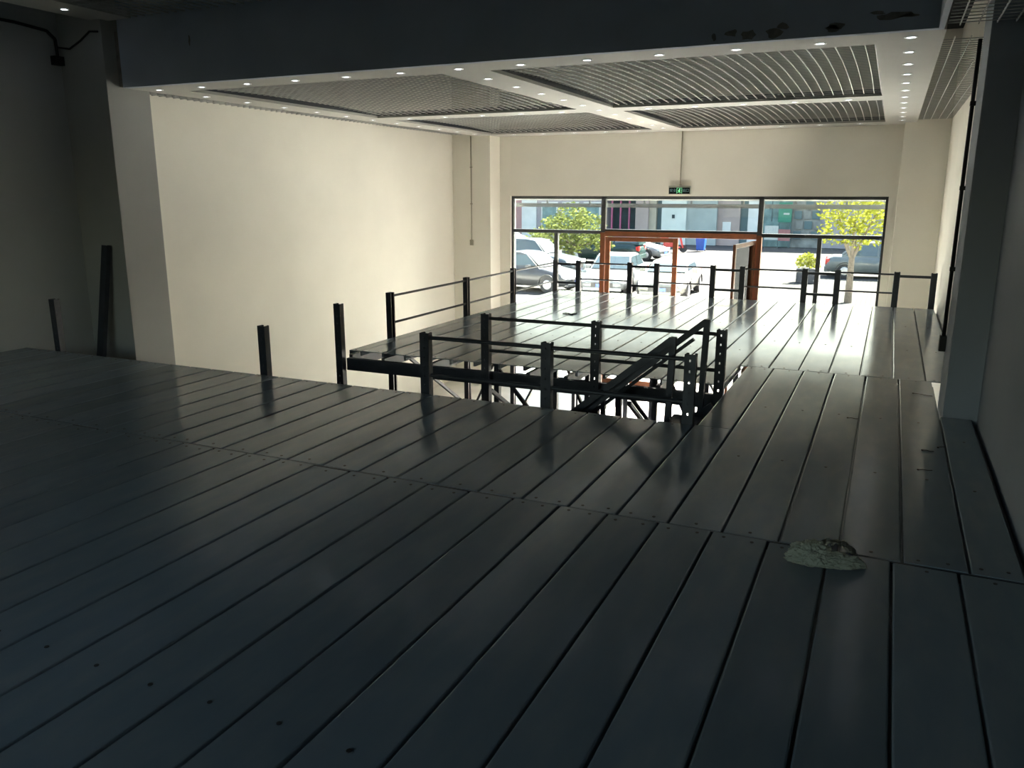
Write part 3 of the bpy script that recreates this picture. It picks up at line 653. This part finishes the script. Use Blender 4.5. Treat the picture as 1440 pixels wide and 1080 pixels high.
tree('street_tree', (-14.4, 38.5, GZ), 1.3, [(-.9, 0, 2.0, .8), (.9, 0, 2.0, .9), (0, 0, 2.5, .9), (-1.9, .2, 1.5, .6), (1.6, 0, 1.5, .6), (0, -.1, 1.4, .7)], 2400, .11, (.13, .155, .045), 'broad leafy tree behind parked cars beyond the left panes', tr=.12)
tree('shrub', (-18.9, 34.0, GZ), .4, [(0, 0, .7, .7), (-.9, 0, .7, .7), (.8, 0, .6, .6)], 1500, .10, (.12, .155, .045), 'low green shrub behind the dark grey sedan', 'shrub', .05)
pt = empty('planter', (-3.1, 37.5, GZ), 'dark planter box with yellow green plant beside silver car', 'planter')
wpart(pt, (-3.55, 37.3, GZ), (-2.6, 37.9, GZ + .62), mat('planter_dark', (.04, .04, .045), .7), 'box', .02)
o = leaves([(-.2, .1, .85, .35), (.25, .1, .8, .3), (0, .1, 1.0, .3)], 350, .09).build('foliage', bpy.data.materials['street_tree_leaf'], pt); o['kind'] = 'stuff'

# ---- cars
TYRE = mat('tyre', (.02, .02, .021), .8); RIM = mat('wheel_rim', (.40, .41, .42), .35, metal=.6); CARGL = mat('car_glass', (.03, .045, .05), .06, spec=.8); LAMP = mat('head_lamp', (.6, .62, .62), .1); TAIL = mat('tail_lamp', (.45, .02, .015), .2); PLATE = mat('number_plate', (.05, .10, .40), .4); BLACKP = mat('black_trim', (.02, .02, .02), .5)
def car(name, loc, rz, paint, label, L_=4.6, Hh=1.46, Wd=1.8, suv=False, pickup=False):
    """front points to +x"""
    c = empty(name, loc, label, 'car', rz=R(rz)); h = L_ / 2; w2 = Wd / 2; belt = .92 if not suv else 1.02
    hood = .88 if not suv else 1.05; tail = .98 if not suv else 1.08
    if suv: top = [(-h + .12, Hh - .06), (-h + .5, Hh), (h - 2.3, Hh), (h - 1.9, Hh - .06)]; cow = h - 1.25; rear = -h + .02
    elif pickup: top = [(-.35, Hh - .04), (-.1, Hh), (.5, Hh), (.75, Hh - .06)]; cow = 1.35; rear = -.55
    else: top = [(-h + 1.35, Hh - .08), (-h + 1.8, Hh), (h - 2.25, Hh - .01), (h - 1.95, Hh - .08)]; cow = h - 1.2; rear = -h + .65
    # lower body: section loft along x
    xs = [(-h, .55, .75, .80), (-h + .08, .32, tail - .12, .92), (-h + .35, .26, tail, .97), (rear + .1 if rear > -h + .4 else -h + .6, .24, tail if not pickup else 1.0, 1.0), (0, .22, belt + .03, 1.0), (cow, .24, hood + .04, 1.0), (h - .45, .25, hood - .10, .97), (h - .12, .28, hood - .22, .90), (h, .42, hood - .33, .76)]
    bm = bmesh.new(); rings = []
    for x, zb, zt, wf_ in xs:
        ww = w2 * wf_; zm = zb + (zt - zb) * .62
        pr = [(-ww * .86, zb), (-ww * .98, zb + .1), (-ww, zm), (-ww * .93, zt - .02), (-ww * .78, zt), (ww * .78, zt), (ww * .93, zt - .02), (ww, zm), (ww * .98, zb + .1), (ww * .86, zb)]
        rings.append([bm.verts.new((x, y, z)) for y, z in pr])
    for a, b in zip(rings, rings[1:]):
        for i in range(10): j = (i + 1) % 10; bm.faces.new((a[i], a[j], b[j], b[i]))
    bm.faces.new(rings[0]); bm.faces.new(rings[-1]); bmesh.ops.recalc_face_normals(bm, faces=bm.faces)
    me = bpy.data.meshes.new('body'); bm.to_mesh(me); bm.free(); me.materials.append(paint)
    for p in me.polygons: p.use_smooth = True
    link('body', me, c)
    # cabin
    base = [(rear, tail if not pickup else 1.0), (cow, hood + .03)]
    cab = [base[0]] + top + [base[1]]
    bm = bmesh.new(); A = [bm.verts.new((x, -(w2 * .90 if i in (0, len(cab) - 1) else w2 * .74), z - (.04 if i in (0, len(cab) - 1) else 0))) for i, (x, z) in enumerate(cab)]
    Bv = [bm.verts.new((v.co.x, -v.co.y, v.co.z)) for v in A]
    for i in range(len(cab) - 1): bm.faces.new((A[i], A[i + 1], Bv[i + 1], Bv[i]))
    bm.faces.new(A); bm.faces.new(list(reversed(Bv))); bmesh.ops.recalc_face_normals(bm, faces=bm.faces)
    me = bpy.data.meshes.new('cabin'); bm.to_mesh(me); bm.free(); me.materials.append(paint); link('cabin', me, c)
    # windows, slightly proud of the cabin
    def quad(n, pts, m):
        k = MB(); k.v = [tuple(p) for p in pts]; k.f = [tuple(range(len(pts)))]; me_ = k.mesh(n, m); b2 = bmesh.new(); b2.from_mesh(me_); bmesh.ops.solidify(b2, geom=b2.faces[:], thickness=.012); b2.to_mesh(me_); b2.free(); return link(n, me_, c)
    def yat(z): t = (z - (hood)) / (Hh - hood); return w2 * (.90 - .16 * t) + .012
    zb_, zt_ = belt + .10, Hh - .10
    x_r, x_f = rear, cow
    fr = lambda z, a, b: a + (b - a) * (z - belt) / (Hh - belt)
    xr = lambda z: fr(z, x_r + .12, top[0][0] + .12); xf = lambda z: fr(z, x_f - .12, top[-1][0] - .1)
    mid = (xr(zt_) + xf(zt_)) / 2
    for s in (-1, 1):
        quad('side_window', [(xr(zb_), s * yat(zb_), zb_), (mid - .04, s * yat(zb_), zb_), (mid - .04, s * yat(zt_), zt_), (xr(zt_), s * yat(zt_), zt_)], CARGL)
        quad('side_window', [(mid + .04, s * yat(zb_), zb_), (xf(zb_), s * yat(zb_), zb_), (xf(zt_), s * yat(zt_), zt_), (mid + .04, s * yat(zt_), zt_)], CARGL)
        box('mirror', (cow - .55, s * (w2 + .08) - .1, belt), (cow - .4, s * (w2 + .08) + .1, belt + .15), paint, c, .02)
    a0, a1 = Vector((cow, 0, hood + .03)), Vector((top[-1][0], 0, top[-1][1])); d = (a1 - a0).normalized(); nrm = Vector((-d.z, 0, d.x)) if d.x < 0 else Vector((d.z, 0, -d.x))
    nrm = Vector((abs(d.z), 0, abs(d.x)))
    p0, p1 = a0 + d * .10 + nrm * .012, a1 - d * .06 + nrm * .012
    quad('windscreen', [p0 + Vector((0, -w2 * .80, 0)), p0 + Vector((0, w2 * .80, 0)), p1 + Vector((0, w2 * .68, 0)), p1 + Vector((0, -w2 * .68, 0))], CARGL)
    a0, a1 = Vector((rear, 0, base[0][1])), Vector((top[0][0], 0, top[0][1])); d = (a1 - a0).normalized(); nrm = Vector((-abs(d.z), 0, abs(d.x)))
    p0, p1 = a0 + d * .10 + nrm * .012, a1 - d * .06 + nrm * .012
    quad('rear_window', [p0 + Vector((0, -w2 * .78, 0)), p0 + Vector((0, w2 * .78, 0)), p1 + Vector((0, w2 * .66, 0)), p1 + Vector((0, -w2 * .66, 0))], CARGL)
    rw = .32 if not suv else .36
    for x in (-h + .85, h - .85):
        for s in (-1, 1):
            wv = empty('wheel', (x, s * (w2 - .10), rw)); wv.parent = c
            MB().tube((0, -.11, 0), (0, .11, 0), rw, 20).build('tyre', TYRE, wv)
            MB().tube((0, s * .10, 0), (0, s * .125, 0), rw * .66, 14, rw * .5).build('rim', RIM, wv)
            k = MB()
            for i in range(14):
                q0, q1 = math.pi * i / 13 - .1, math.pi * (i + 1) / 13 - .1
                if i < 13: k.bar((math.cos(q0) * (rw + .07), s * .115, math.sin(q0) * (rw + .07)), (math.cos(q1) * (rw + .07), s * .115, math.sin(q1) * (rw + .07)), .03, .06, up=(0, 1, 0))
            k.build('arch', BLACKP, wv)
    for s in (-1, 1):
        box('head_lamp', (h - .30, s * w2 * .66 - .2, hood - .33), (h - .055, s * w2 * .66 + .2, hood - .17), LAMP, c, .03)
        box('tail_lamp', (-h + .01, s * w2 * .74 - .16, tail - .38), (-h + .2, s * w2 * .74 + .17, tail - .12), TAIL, c, .03)
    box('grille', (h - .2, -.42, hood - .52), (h + .015, .42, hood - .33), BLACKP, c, .02); box('number_plate', (h, -.22, .38), (h + .025, .22, .5), PLATE, c)
    box('bumper', (h - .25, -w2 * .82, .24), (h + .03, w2 * .82, .38), paint, c, .04); box('bumper', (-h - .03, -w2 * .82, .26), (-h + .25, w2 * .82, .5), paint, c, .04)
    if pickup:
        box('cargo_bed', (-h + .15, -w2 * .8, .95), (rear - .05, w2 * .8, 1.03), BLACKP, c)
    return c
def paint(n, rgb): return mat(n, rgb, .3, var=.03, coat=.15, spec=.4)
PG, PW, PD, PS, PC, PB_ = paint('grey_car_paint', (.03, .032, .035)), paint('white_car_paint', (.17, .175, .175)), paint('dark_green_car_paint', (.012, .03, .027)), paint('silver_car_paint', (.09, .105, .105)), paint('cream_car_paint', (.15, .15, .13)), paint('blue_grey_car_paint', (.04, .055, .065))
car('parked_car', (-13.2, 30.4, GZ), -10, PG, 'dark grey sedan parked behind the left panes', Hh=1.52)
car('parked_car', (-9.75, 31.2, GZ), -86, PW, 'white car facing the window beside the dark grey sedan', Hh=1.50)
car('parked_car', (-7.45, 30.8, GZ), -86, PC, 'cream car seen low through the closed door leaf', Hh=1.3)
car('parked_car', (-14.6, 44.2, GZ), 182, PD, 'dark green estate car with red tail lamp beyond white car', L_=4.5, Hh=1.62, suv=True)
car('parked_car', (-14.0, 47.2, GZ), -8, PW, 'white car with its bonnet showing past the dark green car')
car('parked_car', (-14.9, 35.0, GZ), -6, PB_, 'blue grey car behind the dark grey sedan', Hh=1.75, suv=True)
car('parked_car', (-.15, 41.2, GZ), 3, PS, 'silver car with dark wheel arches parked behind street tree', L_=5.0, Hh=1.6)
car('parked_car', (-25.5, 54, GZ), -30, PW, 'far white car parked before the pink wall')
# ---- bins
bn = empty('wheelie_bin', (-11.45, 55.3, GZ), 'bright blue wheeled bin standing across the street', 'bin')
BLUE = mat('blue_plastic', (.008, .06, .27), .4); m = MB()
m.v = [(-.25, -.25, .08), (.25, -.25, .08), (.25, .25, .08), (-.25, .25, .08), (-.31, -.32, .95), (.31, -.32, .95), (.31, .32, .95), (-.31, .32, .95)]; m.f = [(0, 3, 2, 1), (4, 5, 6, 7), (0, 1, 5, 4), (1, 2, 6, 5), (2, 3, 7, 6), (3, 0, 4, 7)]
m.build('tub', BLUE, bn, .02); box('lid', (-.33, -.36, .95), (.33, .34, 1.02), BLUE, bn, .02)
for s in (-1, 1): MB().tube((s * .28, .22, .09), (s * .22, .22, .09), .09, 12).build('wheel', TYRE, bn)
MB().tube((-.25, .37, .98), (.25, .37, .98), .02, 8).build('handle', BLUE, bn)
rb = empty('scooter', (-12.75, 53.4, GZ), 'red delivery scooter parked left of the blue bin', 'scooter', rz=R(20))
RED = mat('red_plastic', (.42, .035, .03), .4)
for x in (-.55, .55): MB().tube((x, -.05, .25), (x, .05, .25), .25, 16).build('wheel', TYRE, rb)
box('body', (-.75, -.16, .35), (-.05, .16, .75), RED, rb, .06); box('footboard', (-.1, -.15, .28), (.35, .15, .36), RED, rb, .02); box('seat', (-.7, -.14, .75), (-.05, .14, .84), BLACKP, rb, .04)
box('cargo_box', (-.95, -.25, .86), (-.45, .25, 1.3), RED, rb, .03); MB().bar((.5, 0, .3), (.32, 0, 1.05), .3, .1).build('leg_shield', RED, rb); MB().tube((.32, -.32, 1.05), (.32, .32, 1.05), .018, 8).build('handlebar', BLACKP, rb)
